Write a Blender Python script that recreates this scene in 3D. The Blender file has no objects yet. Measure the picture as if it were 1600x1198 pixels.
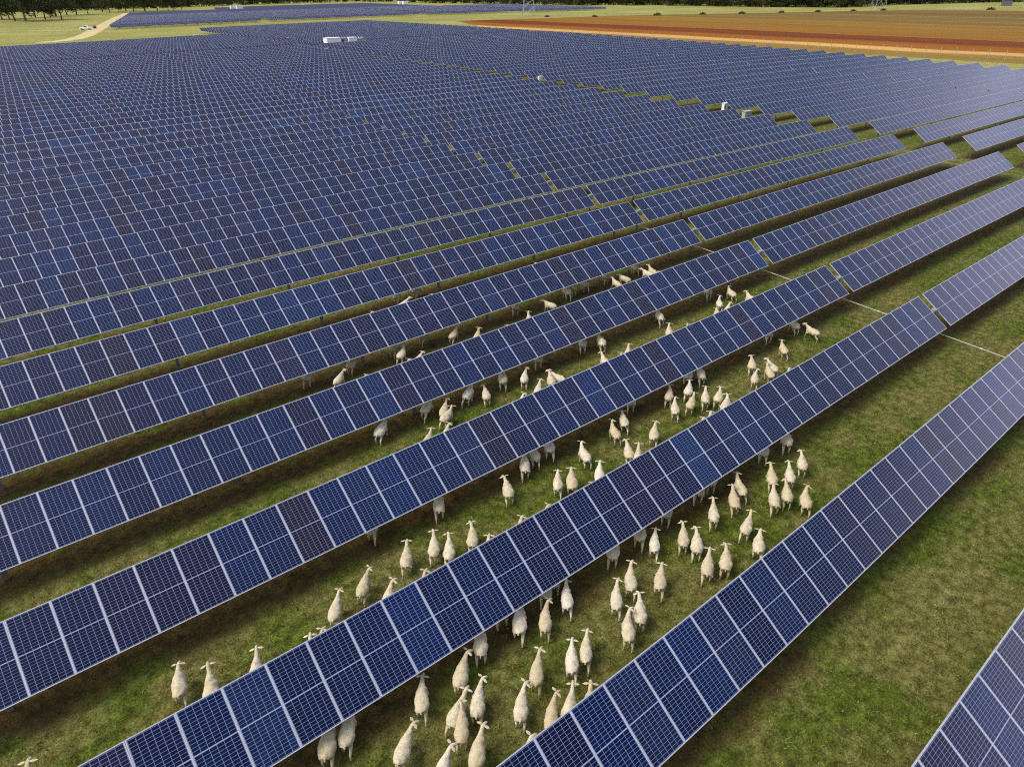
import bpy, bmesh, math, random
import numpy as np
from mathutils import Matrix, Vector

C = bpy.context.scene.collection
rnd = random.Random(7)

# ------------------------------------------------------------------ camera, sky, sun
GZ = 1.45                                   # height of the torque tubes above the ground
CAM_F, CAM_YAW, CAM_PITCH, CAM_ROLL, CAM_H = 1053.1154, 0.6698713660, 0.5319310203, -0.0118568932, 13.9241800584 + GZ
PW, PH = 1600.0, 1198.0

def basis(yaw, pitch, roll):
    cy, sy, cp, sp = math.cos(yaw), math.sin(yaw), math.cos(pitch), math.sin(pitch)
    fw = np.array([sy * cp, cy * cp, -sp]); r = np.array([cy, -sy, 0.0]); u = np.cross(r, fw)
    cr, sr = math.cos(roll), math.sin(roll)
    return cr * r + sr * u, -sr * r + cr * u, fw

CR, CU, CF = basis(CAM_YAW, CAM_PITCH, CAM_ROLL)
cam_data = bpy.data.cameras.new("camera"); cam = bpy.data.objects.new("camera", cam_data); C.objects.link(cam)
cam_data.sensor_fit = 'HORIZONTAL'; cam_data.sensor_width = 36.0; cam_data.lens = 36.0 * CAM_F / PW
cam_data.clip_start = 0.1; cam_data.clip_end = 6000
mw = Matrix.Identity(4)
for i in range(3):
    mw[i][0] = CR[i]; mw[i][1] = CU[i]; mw[i][2] = -CF[i]
mw[2][3] = CAM_H
cam.matrix_world = mw
bpy.context.scene.camera = cam

SUN_EL, SUN_AZ = math.radians(55), math.radians(296)      # azimuth from +Y towards +X
world = bpy.data.worlds.new("World"); bpy.context.scene.world = world; world.use_nodes = True
wn = world.node_tree; wn.nodes.clear()
sky = wn.nodes.new('ShaderNodeTexSky'); sky.sky_type = 'NISHITA'; sky.sun_disc = False
sky.sun_elevation = SUN_EL; sky.sun_rotation = SUN_AZ
sky.air_density = 1.0; sky.dust_density = 5.0; sky.ozone_density = 1.2
bg = wn.nodes.new('ShaderNodeBackground'); bg.inputs['Strength'].default_value = 0.15
wo = wn.nodes.new('ShaderNodeOutputWorld')
# added bright band in the unseen eastern sky, so right-hand panels reflect a sheen
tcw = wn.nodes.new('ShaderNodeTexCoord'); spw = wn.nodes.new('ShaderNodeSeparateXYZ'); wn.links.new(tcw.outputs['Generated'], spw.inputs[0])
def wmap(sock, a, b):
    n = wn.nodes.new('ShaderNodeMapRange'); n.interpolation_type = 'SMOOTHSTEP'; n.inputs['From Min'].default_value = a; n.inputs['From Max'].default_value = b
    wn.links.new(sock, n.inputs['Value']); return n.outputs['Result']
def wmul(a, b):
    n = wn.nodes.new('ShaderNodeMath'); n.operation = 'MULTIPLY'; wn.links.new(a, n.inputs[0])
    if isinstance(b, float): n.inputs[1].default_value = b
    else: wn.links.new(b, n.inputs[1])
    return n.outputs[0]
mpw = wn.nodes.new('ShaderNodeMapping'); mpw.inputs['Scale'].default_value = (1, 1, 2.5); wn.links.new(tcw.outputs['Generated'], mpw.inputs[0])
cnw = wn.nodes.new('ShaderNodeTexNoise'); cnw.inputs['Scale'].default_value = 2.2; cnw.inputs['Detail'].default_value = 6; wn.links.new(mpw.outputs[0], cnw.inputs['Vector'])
sheen_band = wmul(wmul(wmap(spw.outputs[2], .56, .06), wmap(spw.outputs[0], .25, .92)), wmap(cnw.outputs['Fac'], .28, .58))
mixw = wn.nodes.new('ShaderNodeMixRGB'); wn.links.new(sheen_band, mixw.inputs[0]); wn.links.new(sky.outputs[0], mixw.inputs[1]); mixw.inputs[2].default_value = (12.5, 11.6, 15.0, 1)
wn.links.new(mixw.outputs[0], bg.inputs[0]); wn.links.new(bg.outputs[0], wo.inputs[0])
sd = bpy.data.lights.new("sun", 'SUN'); sd.energy = 0.95; sd.angle = math.radians(28); sd.color = (1.0, 0.97, 0.91)
sun = bpy.data.objects.new("sun", sd); C.objects.link(sun)
sdir = Vector((math.sin(SUN_AZ) * math.cos(SUN_EL), math.cos(SUN_AZ) * math.cos(SUN_EL), math.sin(SUN_EL)))
sun.rotation_euler = sdir.to_track_quat('Z', 'Y').to_euler(); sun.location = (0, -20, 60)
sc = bpy.context.scene
sc.view_settings.view_transform = 'Standard'; sc.view_settings.look = 'None'
sc.view_settings.gamma = 1.0; sc.view_settings.use_curve_mapping = False
sc.view_settings.exposure = 0.58
try:
    sc.cycles.max_bounces = 5; sc.cycles.diffuse_bounces = 2; sc.cycles.glossy_bounces = 2
    sc.cycles.use_denoising = False
    sc.cycles.use_adaptive_sampling = False
    sc.cycles.filter_width = 1.1
except Exception:
    pass

# ------------------------------------------------------------------ survey maths
def pin_ray(px, py):
    return CF + (px - PW / 2) / CAM_F * CR - (py - PH / 2) / CAM_F * CU
def on_z(px, py, z=0.0):
    """ground point seen at a photograph pixel, at height z"""
    d = pin_ray(px, py); t = (z - CAM_H) / d[2]
    return float(t * d[0]), float(t * d[1])

SV = dict(f=1057.65984, yaw=0.67230631, pitch=0.52908971, roll=-0.01077229, k1=-0.02157287, k2=-0.04158166,
          k3=0.03952301, H=13.7605513, cx=-0.0204505, cy=0.05899438)
SR, SU, SF = basis(SV['yaw'], SV['pitch'], SV['roll'])
Y0, DY, X0, DX, MGAP, NMOD, AISLE, M2 = 0.12551, 5.211389, 33.930188, 0.398808, 0.50, 40, 4.93, 48
def warp(X, Y):
    """site grid -> scene position: the measured, slightly curved lay-out of the rows"""
    P = np.array([X, Y, -SV['H']], float); a = P @ SR; b = P @ SU; c = max(P @ SF, 0.05)
    a = a / c - SV['cx']; b = b / c - SV['cy']; rr = min(a * a + b * b, 1.05)
    d = 1 + SV['k1'] * rr + SV['k2'] * rr * rr + SV['k3'] * rr ** 3
    px = PW / 2 + SV['f'] * (a * d + SV['cx']); py = PH / 2 - SV['f'] * (b * d + SV['cy'])
    return on_z(px, py, GZ)
def unwarp(x, y):
    X, Y = x, y
    for _ in range(12):
        gx, gy = warp(X, Y); X += (x - gx) * 0.9; Y += (y - gy) * 0.9
    return X, Y
TILT = math.radians(34.33)

# ------------------------------------------------------------------ naming helpers
ONES = "first second third fourth fifth sixth seventh eighth ninth tenth eleventh twelfth thirteenth fourteenth fifteenth sixteenth seventeenth eighteenth nineteenth".split()
TENS = {2: ("twentieth", "twenty"), 3: ("thirtieth", "thirty"), 4: ("fortieth", "forty"), 5: ("fiftieth", "fifty"),
        6: ("sixtieth", "sixty"), 7: ("seventieth", "seventy"), 8: ("eightieth", "eighty"), 9: ("ninetieth", "ninety")}
def ordinal(n):
    if n < 20: return ONES[n - 1]
    t, o = divmod(n, 10)
    return TENS[t][0] if o == 0 else TENS[t][1] + "-" + ONES[o - 1]
def tag(o, label=None, cat=None, group=None, kind=None):
    if label: o['label'] = label
    if cat: o['category'] = cat
    if group: o['group'] = group
    if kind: o['kind'] = kind
    return o
def link(name, me, parent=None, mats=()):
    o = bpy.data.objects.new(name, me); C.objects.link(o)
    if parent is not None: o.parent = parent
    for m in mats: me.materials.append(m)
    return o
def empty(name, loc=(0, 0, 0), rz=0.0):
    o = bpy.data.objects.new(name, None); C.objects.link(o); o.location = loc; o.rotation_euler = (0, 0, rz)
    o.empty_display_size = 0.2
    return o

# ------------------------------------------------------------------ mesh helper
class MB:
    def __init__(s): s.v = []; s.f = []; s.m = []; s.uv = {}; s.tint = {}
    def quad(s, a, b, c, d, m=0, uv=None, tint=None):
        n = len(s.v); s.v += [a, b, c, d]; s.f.append((n, n + 1, n + 2, n + 3)); s.m.append(m)
        if uv: s.uv[len(s.f) - 1] = uv
        if tint is not None: s.tint[len(s.f) - 1] = tint
    def box(s, x0, y0, z0, x1, y1, z1, m=0, M=None):
        P = [Vector(p) for p in ((x0, y0, z0), (x1, y0, z0), (x1, y1, z0), (x0, y1, z0), (x0, y0, z1), (x1, y0, z1), (x1, y1, z1), (x0, y1, z1))]
        if M is not None: P = [M @ p for p in P]
        n = len(s.v); s.v += [tuple(p) for p in P]
        for f in ((3, 2, 1, 0), (4, 5, 6, 7), (0, 1, 5, 4), (1, 2, 6, 5), (2, 3, 7, 6), (3, 0, 4, 7)):
            s.f.append(tuple(n + i for i in f)); s.m.append(m)
    def tube(s, pts, r, seg=6, m=0, caps=True):
        pts = [Vector(p) for p in pts]; n0 = len(s.v)
        rs = r if isinstance(r, (list, tuple)) else [r] * len(pts)
        for i, p in enumerate(pts):
            t = (pts[min(i + 1, len(pts) - 1)] - pts[max(i - 1, 0)]).normalized()
            a = t.orthogonal().normalized() if abs(t.z) < .9 else Vector((1, 0, 0))
            a = (Vector((0, 0, 1)).cross(t)).normalized() if abs(t.z) < .9 else (Vector((0, 1, 0)).cross(t)).normalized()
            b = t.cross(a)
            for k in range(seg):
                w = 2 * math.pi * k / seg
                s.v.append(tuple(p + rs[i] * (math.cos(w) * a + math.sin(w) * b)))
        for i in range(len(pts) - 1):
            for k in range(seg):
                q = n0 + i * seg
                s.f.append((q + k, q + (k + 1) % seg, q + seg + (k + 1) % seg, q + seg + k)); s.m.append(m)
        if caps:
            s.f.append(tuple(n0 + k for k in reversed(range(seg)))); s.m.append(m)
            q = n0 + (len(pts) - 1) * seg
            s.f.append(tuple(q + k for k in range(seg))); s.m.append(m)
    def mesh(s, name, mats, smooth=False):
        me = bpy.data.meshes.new(name); me.from_pydata([tuple(v) for v in s.v], [], s.f)
        for m in mats: me.materials.append(m)
        me.polygons.foreach_set('material_index', s.m)
        if s.uv:
            L = me.uv_layers.new(name='UVMap')
            for fi, uv in s.uv.items():
                p = me.polygons[fi]
                for k, li in enumerate(p.loop_indices): L.data[li].uv = uv[k]
        if s.tint:
            A = me.attributes.new('tint', 'FLOAT', 'FACE')
            arr = np.zeros(len(s.f)); 
            for fi, t in s.tint.items(): arr[fi] = t
            A.data.foreach_set('value', arr)
        if smooth: me.polygons.foreach_set('use_smooth', [True] * len(me.polygons))
        me.update()
        return me

# ------------------------------------------------------------------ materials
def newmat(name):
    m = bpy.data.materials.new(name); m.use_nodes = True
    nt = m.node_tree; return m, nt, nt.nodes['Principled BSDF']
def N(nt, t, **kw):
    n = nt.nodes.new(t)
    for k, v in kw.items(): setattr(n, k, v)
    return n
def math_n(nt, op, a, b=None, c=None, clamp=False):
    n = nt.nodes.new('ShaderNodeMath'); n.operation = op; n.use_clamp = clamp
    for i, x in enumerate((a, b, c)):
        if x is None: continue
        if isinstance(x, (int, float)): n.inputs[i].default_value = x
        else: nt.links.new(x, n.inputs[i])
    return n.outputs[0]
def mixc(nt, f, a, b, bt='MIX'):
    n = nt.nodes.new('ShaderNodeMix'); n.data_type = 'RGBA'; n.blend_type = bt
    for sock, x in ((n.inputs['Factor'], f), (n.inputs['A'], a), (n.inputs['B'], b)):
        pass
    ins = [i for i in n.inputs if i.enabled]
    for s_, x in zip(ins, (f, a, b)):
        if isinstance(x, (int, float)): s_.default_value = x
        elif isinstance(x, tuple): s_.default_value = (*x, 1.0)
        else: nt.links.new(x, s_)
    return [o for o in n.outputs if o.enabled][0]
def ramp(nt, fac, stops, interp='LINEAR'):
    n = nt.nodes.new('ShaderNodeValToRGB'); n.color_ramp.interpolation = interp
    while len(n.color_ramp.elements) > 1: n.color_ramp.elements.remove(n.color_ramp.elements[0])
    e = n.color_ramp.elements; e[0].position = stops[0][0]; e[0].color = (*stops[0][1], 1)
    for p, c in stops[1:]:
        q = e.new(p); q.color = (*c, 1)
    nt.links.new(fac, n.inputs[0]); return n.outputs[0]
def noise(nt, vec, scale, detail=4, rough=.55, dist=0.0):
    n = nt.nodes.new('ShaderNodeTexNoise'); n.inputs['Scale'].default_value = scale; n.inputs['Detail'].default_value = detail
    n.inputs['Roughness'].default_value = rough; n.inputs['Distortion'].default_value = dist
    if vec is not None: nt.links.new(vec, n.inputs['Vector'])
    return n.outputs['Fac']
def smooth(nt, x, lo, hi):
    n = nt.nodes.new('ShaderNodeMapRange'); n.interpolation_type = 'SMOOTHSTEP'
    n.inputs['From Min'].default_value = lo; n.inputs['From Max'].default_value = hi
    nt.links.new(x, n.inputs['Value']); return n.outputs['Result']
def plain(name, col, rough=.7, metal=0.0, var=0.15, scale=3.0, spec=0.5):
    m, nt, b = newmat(name)
    tc = N(nt, 'ShaderNodeTexCoord')
    f = noise(nt, tc.outputs['Object'], scale, 5)
    lo = tuple(c * (1 - var) for c in col); hi = tuple(min(1, c * (1 + var)) for c in col)
    nt.links.new(ramp(nt, f, [(0.3, lo), (0.7, hi)]), b.inputs['Base Color'])
    b.inputs['Roughness'].default_value = rough; b.inputs['Metallic'].default_value = metal
    b.inputs['Specular IOR Level'].default_value = spec
    return m

def solar_material(name, source):
    m, nt, b = newmat(name)
    uvn = N(nt, 'ShaderNodeUVMap', uv_map='UVMap'); sep = N(nt, 'ShaderNodeSeparateXYZ')
    nt.links.new(uvn.outputs[0], sep.inputs[0]); u, v = sep.outputs[0], sep.outputs[1]
    if source == 'object':
        t = N(nt, 'ShaderNodeObjectInfo').outputs['Random']
    else:
        t = N(nt, 'ShaderNodeAttribute', attribute_name='tint').outputs['Fac']
    def dist(x, start, pitch):
        q = math_n(nt, 'DIVIDE', math_n(nt, 'SUBTRACT', x, start), pitch)
        fr = math_n(nt, 'FRACT', math_n(nt, 'ADD', q, 0.5))
        return math_n(nt, 'MULTIPLY', math_n(nt, 'ABSOLUTE', math_n(nt, 'SUBTRACT', fr, 0.5)), pitch)
    cp = 0.934 / 6; rp = 0.945 / 12
    du = dist(u, 0.033, cp)
    vm = math_n(nt, 'ABSOLUTE', math_n(nt, 'SUBTRACT', v, 1.0))          # mirrored halves
    dv = dist(vm, 0.012, rp)
    lu = math_n(nt, 'LESS_THAN', du, 0.0050); lv = math_n(nt, 'LESS_THAN', dv, 0.0040)
    mid = math_n(nt, 'LESS_THAN', vm, 0.0065)
    eu = math_n(nt, 'MINIMUM', u, math_n(nt, 'SUBTRACT', 1.0, u))
    ev = math_n(nt, 'MINIMUM', v, math_n(nt, 'SUBTRACT', 2.0, v))
    edge = math_n(nt, 'MINIMUM', eu, ev)
    sheet = math_n(nt, 'LESS_THAN', edge, 0.025)                          # white back sheet margin
    frame = math_n(nt, 'LESS_THAN', edge, 0.018)
    line = math_n(nt, 'MAXIMUM', lu, lv)
    # cell colour: one tint per panel, small differences from cell to cell
    base = ramp(nt, t, [(0.0, (.0004, .0040, .034)), (.20, (.0020, .0028, .026)), (.38, (.0004, .0078, .058)), (.54, (.0012, .0045, .034)), (.64, (.0034, .0028, .022)),
                        (.78, (.0004, .0130, .076)), (.87, (.0055, .0034, .020)), (.94, (.011, .0050, .017)), (1.0, (.0006, .022, .098))])
    ci = math_n(nt, 'FLOOR', math_n(nt, 'DIVIDE', math_n(nt, 'SUBTRACT', u, 0.033), cp))
    ri = math_n(nt, 'FLOOR', math_n(nt, 'DIVIDE', v, rp))
    cmb = N(nt, 'ShaderNodeCombineXYZ'); nt.links.new(ci, cmb.inputs[0]); nt.links.new(ri, cmb.inputs[1]); nt.links.new(t, cmb.inputs[2])
    wn_ = N(nt, 'ShaderNodeTexWhiteNoise'); nt.links.new(cmb.outputs[0], wn_.inputs['Vector'])
    k = math_n(nt, 'MULTIPLY_ADD', wn_.outputs['Value'], 0.45, 0.55)
    hs = N(nt, 'ShaderNodeHueSaturation'); nt.links.new(base, hs.inputs['Color']); nt.links.new(k, hs.inputs['Value'])
    tc = N(nt, 'ShaderNodeTexCoord')
    dirt = noise(nt, tc.outputs['Object'], 1.3, 3)
    cell = mixc(nt, math_n(nt, 'MULTIPLY', smooth(nt, dirt, .55, .8), .05), hs.outputs[0], (.10, .10, .10))
    c1 = mixc(nt, line, cell, (.17, .20, .31))
    c2 = mixc(nt, math_n(nt, 'MAXIMUM', mid, sheet), c1, (.36, .39, .50))
    c3 = mixc(nt, frame, c2, (.44, .45, .49))
    nt.links.new(c3, b.inputs['Base Color'])
    r = math_n(nt, 'MULTIPLY_ADD', frame, 0.30, 0.13); nt.links.new(r, b.inputs['Roughness'])
    b.inputs['IOR'].default_value = 1.34
    return m

M_SOL = solar_material('solar_glass', 'object'); M_SOLB = solar_material('solar_glass_bank', 'attr')
M_ALU = plain('aluminium_frame', (.46, .47, .50), .45, .2, .08)
M_BACK = plain('backsheet_white', (.55, .56, .58), .7)
M_GALV = plain('galvanised_steel', (.30, .31, .32), .5, .5, .25, 6)
M_WHITE = plain('white_paint', (.84, .85, .86), .45, 0, .06)
M_GREY = plain('grey_paint', (.33, .35, .35), .5, 0, .12)
M_DARK = plain('dark_metal', (.03, .032, .035), .5)
M_ROD = plain('pale_steel_rod', (.42, .42, .40), .5)
M_WOODP = plain('weathered_post', (.40, .34, .24), .85, 0, .3, 9)

# ------------------------------------------------------------------ ground
def ground_material():
    m, nt, b = newmat('grass_ground')
    geo = N(nt, 'ShaderNodeNewGeometry'); P = geo.outputs['Position']
    uvn = N(nt, 'ShaderNodeUVMap', uv_map='UVMap'); sep = N(nt, 'ShaderNodeSeparateXYZ'); nt.links.new(uvn.outputs[0], sep.inputs[0])
    n_big = noise(nt, P, .09, 3); n_mid = noise(nt, P, .55, 5, .6); n_f = noise(nt, P, 3.2, 6, .68); n_ff = noise(nt, P, 16., 5, .7)
    n_tuft = noise(nt, P, 7.5, 4, .6, .6)
    mixv = math_n(nt, 'ADD', math_n(nt, 'MULTIPLY', n_f, .55), math_n(nt, 'MULTIPLY', n_ff, .45))
    green = ramp(nt, mixv, [(.34, (.010, .013, .002)), (.45, (.044, .055, .006)), (.53, (.080, .112, .012)), (.61, (.148, .182, .028)), (.72, (.30, .29, .10))])
    dry = ramp(nt, mixv, [(.34, (.030, .026, .007)), (.46, (.100, .090, .024)), (.56, (.200, .178, .062)), (.72, (.38, .33, .14))])
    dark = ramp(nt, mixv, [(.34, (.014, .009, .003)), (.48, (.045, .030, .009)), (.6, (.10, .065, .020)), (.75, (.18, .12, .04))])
    dryf = smooth(nt, math_n(nt, 'ADD', math_n(nt, 'MULTIPLY', n_mid, .7), math_n(nt, 'MULTIPLY', n_big, .5)), .50, .68)
    g1 = mixc(nt, math_n(nt, 'MULTIPLY', dryf, .75), green, dry)
    spots = smooth(nt, n_tuft, .63, .70)
    g1 = mixc(nt, math_n(nt, 'MULTIPLY', spots, .6), g1, (.014, .019, .004))
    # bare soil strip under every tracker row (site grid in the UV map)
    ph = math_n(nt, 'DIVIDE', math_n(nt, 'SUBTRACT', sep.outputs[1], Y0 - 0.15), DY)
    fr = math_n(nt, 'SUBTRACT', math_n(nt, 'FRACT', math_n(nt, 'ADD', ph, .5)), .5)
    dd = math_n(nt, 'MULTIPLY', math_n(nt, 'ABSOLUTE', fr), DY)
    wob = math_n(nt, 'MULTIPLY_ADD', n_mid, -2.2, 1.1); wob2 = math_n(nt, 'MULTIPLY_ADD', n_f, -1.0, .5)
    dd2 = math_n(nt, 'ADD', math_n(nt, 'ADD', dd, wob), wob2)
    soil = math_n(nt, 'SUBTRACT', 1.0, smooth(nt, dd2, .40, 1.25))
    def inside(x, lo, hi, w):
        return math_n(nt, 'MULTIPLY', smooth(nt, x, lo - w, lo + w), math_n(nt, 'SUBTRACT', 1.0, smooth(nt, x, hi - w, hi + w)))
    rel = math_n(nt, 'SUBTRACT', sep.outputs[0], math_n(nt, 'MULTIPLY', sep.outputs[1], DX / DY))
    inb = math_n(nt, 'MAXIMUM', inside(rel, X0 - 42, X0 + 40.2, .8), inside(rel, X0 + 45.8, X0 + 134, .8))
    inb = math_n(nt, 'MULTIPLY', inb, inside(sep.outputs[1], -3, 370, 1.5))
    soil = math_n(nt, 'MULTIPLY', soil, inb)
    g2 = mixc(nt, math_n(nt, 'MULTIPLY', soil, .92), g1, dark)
    rust = math_n(nt, 'MULTIPLY', smooth(nt, noise(nt, P, .8, 4, .6), .60, .68), soil)
    g2 = mixc(nt, math_n(nt, 'MULTIPLY', rust, .55), g2, (.115, .052, .010))
    # worn vehicle tracks along the aisle
    al = math_n(nt, 'ABSOLUTE', math_n(nt, 'SUBTRACT', math_n(nt, 'ABSOLUTE', math_n(nt, 'SUBTRACT', rel, X0 + 43.2)), .9))
    trk = math_n(nt, 'MULTIPLY', math_n(nt, 'SUBTRACT', 1.0, smooth(nt, al, .15, .55)), smooth(nt, n_mid, .35, .6))
    g2 = mixc(nt, math_n(nt, 'MULTIPLY', trk, .6), g2, (.22, .17, .065))
    # open paddocks far beyond the trackers: dry olive-yellow pasture
    sp = N(nt, 'ShaderNodeSeparateXYZ'); nt.links.new(P, sp.inputs[0])
    n_p = noise(nt, P, .03, 4, .6)
    past = ramp(nt, math_n(nt, 'ADD', math_n(nt, 'MULTIPLY', n_p, .6), math_n(nt, 'MULTIPLY', n_mid, .4)), [(.3, (.15, .16, .035)), (.5, (.23, .225, .06)), (.7, (.34, .32, .11))])
    farf = math_n(nt, 'SUBTRACT', 1.0, inside(rel, X0 - 60, X0 + 145, 6))
    farf = math_n(nt, 'MAXIMUM', farf, smooth(nt, sp.outputs[1], 235, 262))
    g3 = mixc(nt, farf, g2, past)
    # white flecks of clover and stones
    vor = N(nt, 'ShaderNodeTexVoronoi'); vor.inputs['Scale'].default_value = 3.0; nt.links.new(P, vor.inputs['Vector'])
    fl = math_n(nt, 'MULTIPLY', math_n(nt, 'LESS_THAN', vor.outputs['Distance'], .035), smooth(nt, n_mid, .5, .6))
    g3 = mixc(nt, math_n(nt, 'MULTIPLY', fl, .7), g3, (.45, .42, .33))
    nt.links.new(g3, b.inputs['Base Color']); b.inputs['Roughness'].default_value = 1.0; b.inputs['Specular IOR Level'].default_value = .1
    bmp = N(nt, 'ShaderNodeBump'); bmp.inputs['Strength'].default_value = 1.0; bmp.inputs['Distance'].default_value = .12
    nt.links.new(mixv, bmp.inputs['Height']); nt.links.new(bmp.outputs[0], b.inputs['Normal'])
    return m

gx = np.unique(np.concatenate([np.linspace(-4000, -60, 12), np.arange(-60, 200, 3.0), np.linspace(200, 500, 60), np.linspace(500, 4500, 24)]))
gy = np.unique(np.concatenate([np.linspace(-600, -20, 8), np.arange(-20, 120, 2.5), np.arange(120, 420, 5.0), np.linspace(420, 4500, 30)]))
verts = []; uvs = []
for y in gy:
    for x in gx:
        verts.append((x, y, 0.0))
        if -15 < x < 230 and -5 < y < 260:
            uvs.append(unwarp(x, y))
        else: uvs.append((x, y))
nx = len(gx)
faces = [(j * nx + i, j * nx + i + 1, (j + 1) * nx + i + 1, (j + 1) * nx + i) for j in range(len(gy) - 1) for i in range(nx - 1)]
gm = bpy.data.meshes.new('ground'); gm.from_pydata(verts, [], faces)
ul = gm.uv_layers.new(name='UVMap'); li = np.zeros(len(gm.loops), dtype=np.int32); gm.loops.foreach_get('vertex_index', li)
ul.data.foreach_set('uv', np.array(uvs)[li].ravel())
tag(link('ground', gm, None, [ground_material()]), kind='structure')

def sheet(name, pts, z, mat):
    me = bpy.data.meshes.new(name); n = len(pts) // 2
    me.from_pydata([(x, y, z) for x, y in pts], [], [tuple(range(len(pts)))])
    return tag(link(name, me, None, [mat]), kind='structure')

def field_material():
    m, nt, b = newmat('ploughed_soil')
    geo = N(nt, 'ShaderNodeNewGeometry'); P = geo.outputs['Position']; sp = N(nt, 'ShaderNodeSeparateXYZ'); nt.links.new(P, sp.inputs[0])
    mp = N(nt, 'ShaderNodeMapping'); mp.inputs['Scale'].default_value = (1, .06, 1); nt.links.new(P, mp.inputs[0])
    st = noise(nt, mp.outputs[0], .22, 6, .65)
    xx = math_n(nt, 'ADD', sp.outputs[0], math_n(nt, 'MULTIPLY_ADD', noise(nt, P, .02, 2), 10, -5))
    xx = math_n(nt, 'ADD', xx, math_n(nt, 'MULTIPLY_ADD', st, 3, -1.5))
    t = math_n(nt, 'DIVIDE', math_n(nt, 'SUBTRACT', xx, 180.0), 340.0)
    def q(x): return (x - 180) / 340
    A = (.20, .090, .008); O = (.24, .085, .006); R = (.13, .038, .005); Lt = (.32, .17, .035); OL = (.20, .115, .015); OV = (.15, .10, .022); SN = (.48, .29, .075)
    col = ramp(nt, t, [(q(180), (.20, .14, .03)), (q(199), (.23, .13, .02)), (q(201), SN), (q(209), SN), (q(211), O), (q(226), (.23, .075, .006)), (q(230), R), (q(252), R), (q(253.5), Lt), (q(255), O),
                       (q(276), OL), (q(301), A), (q(302.5), Lt), (q(304), OL), (q(331), OL), (q(333), Lt), (q(335), OV), (q(361), (.17, .095, .014)), (q(362.5), Lt), (q(364), OV), (q(409), OV), (q(411), (.30, .19, .05)), (q(413), OV), (q(452), (.13, .07, .015)), (q(456), OV), (q(520), (.16, .10, .02))])
    k = math_n(nt, 'MULTIPLY_ADD', st, 1.0, .45)
    hs = N(nt, 'ShaderNodeHueSaturation'); nt.links.new(col, hs.inputs['Color']); nt.links.new(k, hs.inputs['Value'])
    nt.links.new(hs.outputs[0], b.inputs['Base Color']); b.inputs['Roughness'].default_value = 1; b.inputs['Specular IOR Level'].default_value = .05
    bmp = N(nt, 'ShaderNodeBump'); bmp.inputs['Strength'].default_value = .5; bmp.inputs['Distance'].default_value = .3
    nt.links.new(st, bmp.inputs['Height']); nt.links.new(bmp.outputs[0], b.inputs['Normal'])
    return m
fp = [(183, -150), (184, 40), (183, 117), (190, 200), (200, 270)]
fp += [on_z(*p) for p in ((715, 33.5), (760, 31.5), (860, 28.5), (1000, 24), (1200, 20.5), (1400, 16.5), (1500, 16.5), (1600, 17.5))]
fp += [(520, -150)]
sheet('ploughed_field', fp, .02, field_material())
M_TRACK = plain('pale_dirt', (.46, .37, .16), 1, 0, .2, .3)
def strip(name, left, right, z, mat):
    me = bpy.data.meshes.new(name); n = len(left)
    me.from_pydata([(*p, z) for p in left] + [(*p, z) for p in right], [], [(i, i + 1, n + i + 1, n + i) for i in range(n - 1)])
    return tag(link(name, me, None, [mat]), kind='structure')
cl = [(60, 67), (95, 64.5), (115, 61.5), (128, 58), (138, 54), (147, 49), (156, 44), (166, 38), (176, 32.5), (187, 27), (200, 21)]
cw = [on_z(*p) for p in cl]
def offs(w, d):
    out = []
    for i in range(len(w)):
        a = np.array(w[max(i - 1, 0)]); b_ = np.array(w[min(i + 1, len(w) - 1)]); t = (b_ - a) / np.linalg.norm(b_ - a)
        out.append((w[i][0] - t[1] * d, w[i][1] + t[0] * d))
    return out
strip('dirt_track', offs(cw, -3.2), offs(cw, 3.2), .02, M_TRACK)
pw = [on_z(*p) for p in ((-60, 50), (0, 49.5), (60, 48.5), (110, 47.5), (145, 47.5))]
strip('path', offs(pw, -1.4), offs(pw, 1.4), .012, M_TRACK)

# ------------------------------------------------------------------ solar panels
def panel_mesh():
    mb = MB(); w, l, t, fr = .4985, 1.0, .04, .017
    # glass, flush 3 mm below the frame, with the pattern in its UV map
    mb.quad((-w + fr, -l + fr, -.003), (w - fr, -l + fr, -.003), (w - fr, l - fr, -.003), (-w + fr, l - fr, -.003), 0,
            [((fr), fr), (1 - fr, fr), (1 - fr, 2 - fr), (fr, 2 - fr)])
    for a in ((-w, -l, w, -l + fr), (-w, l - fr, w, l), (-w, -l + fr, -w + fr, l - fr), (w - fr, -l + fr, w, l - fr)):
        mb.box(a[0], a[1], -t, a[2], a[3], 0, 1)
    mb.quad((-w + fr, -l + fr, -t + .008), (-w + fr, l - fr, -t + .008), (w - fr, l - fr, -t + .008), (w - fr, -l + fr, -t + .008), 2)
    return mb.mesh('solar_panel', [M_SOL, M_ALU, M_BACK])
PANEL = panel_mesh()
def bank_mesh(n, seed):
    r = random.Random(seed); mb = MB(); t = .04; run = .5
    for k in range(n):
        if r.random() < .35: run = r.random()
        tv = min(1, max(0, run + r.uniform(-.12, .12))) if r.random() < .75 else r.random()
        mb.quad((k, -1, 0), (k + .996, -1, 0), (k + .996, 1, 0), (k, 1, 0), 0, [(0, 0), (1, 0), (1, 2), (0, 2)], tv)
    mb.box(0, -1, -t, n, 1, -.004, 1)
    return mb.mesh('panel_bank', [M_SOLB, M_ALU])
BANKS = {}
def bank(n):
    if n not in BANKS: BANKS[n] = [bank_mesh(n, 10 * n + s) for s in range(6)]
    return BANKS[n][rnd.randrange(6)]
def post_mesh():
    mb = MB()
    mb.box(-.06, -.05, -.02, .06, -.043, GZ - .1); mb.box(-.06, .043, -.02, .06, .05, GZ - .1); mb.box(-.004, -.043, -.02, .004, .043, GZ - .1)
    mb.box(-.08, -.09, GZ - .22, .08, .09, GZ - .07)
    return mb.mesh('post', [M_GALV])
POST = post_mesh()
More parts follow.
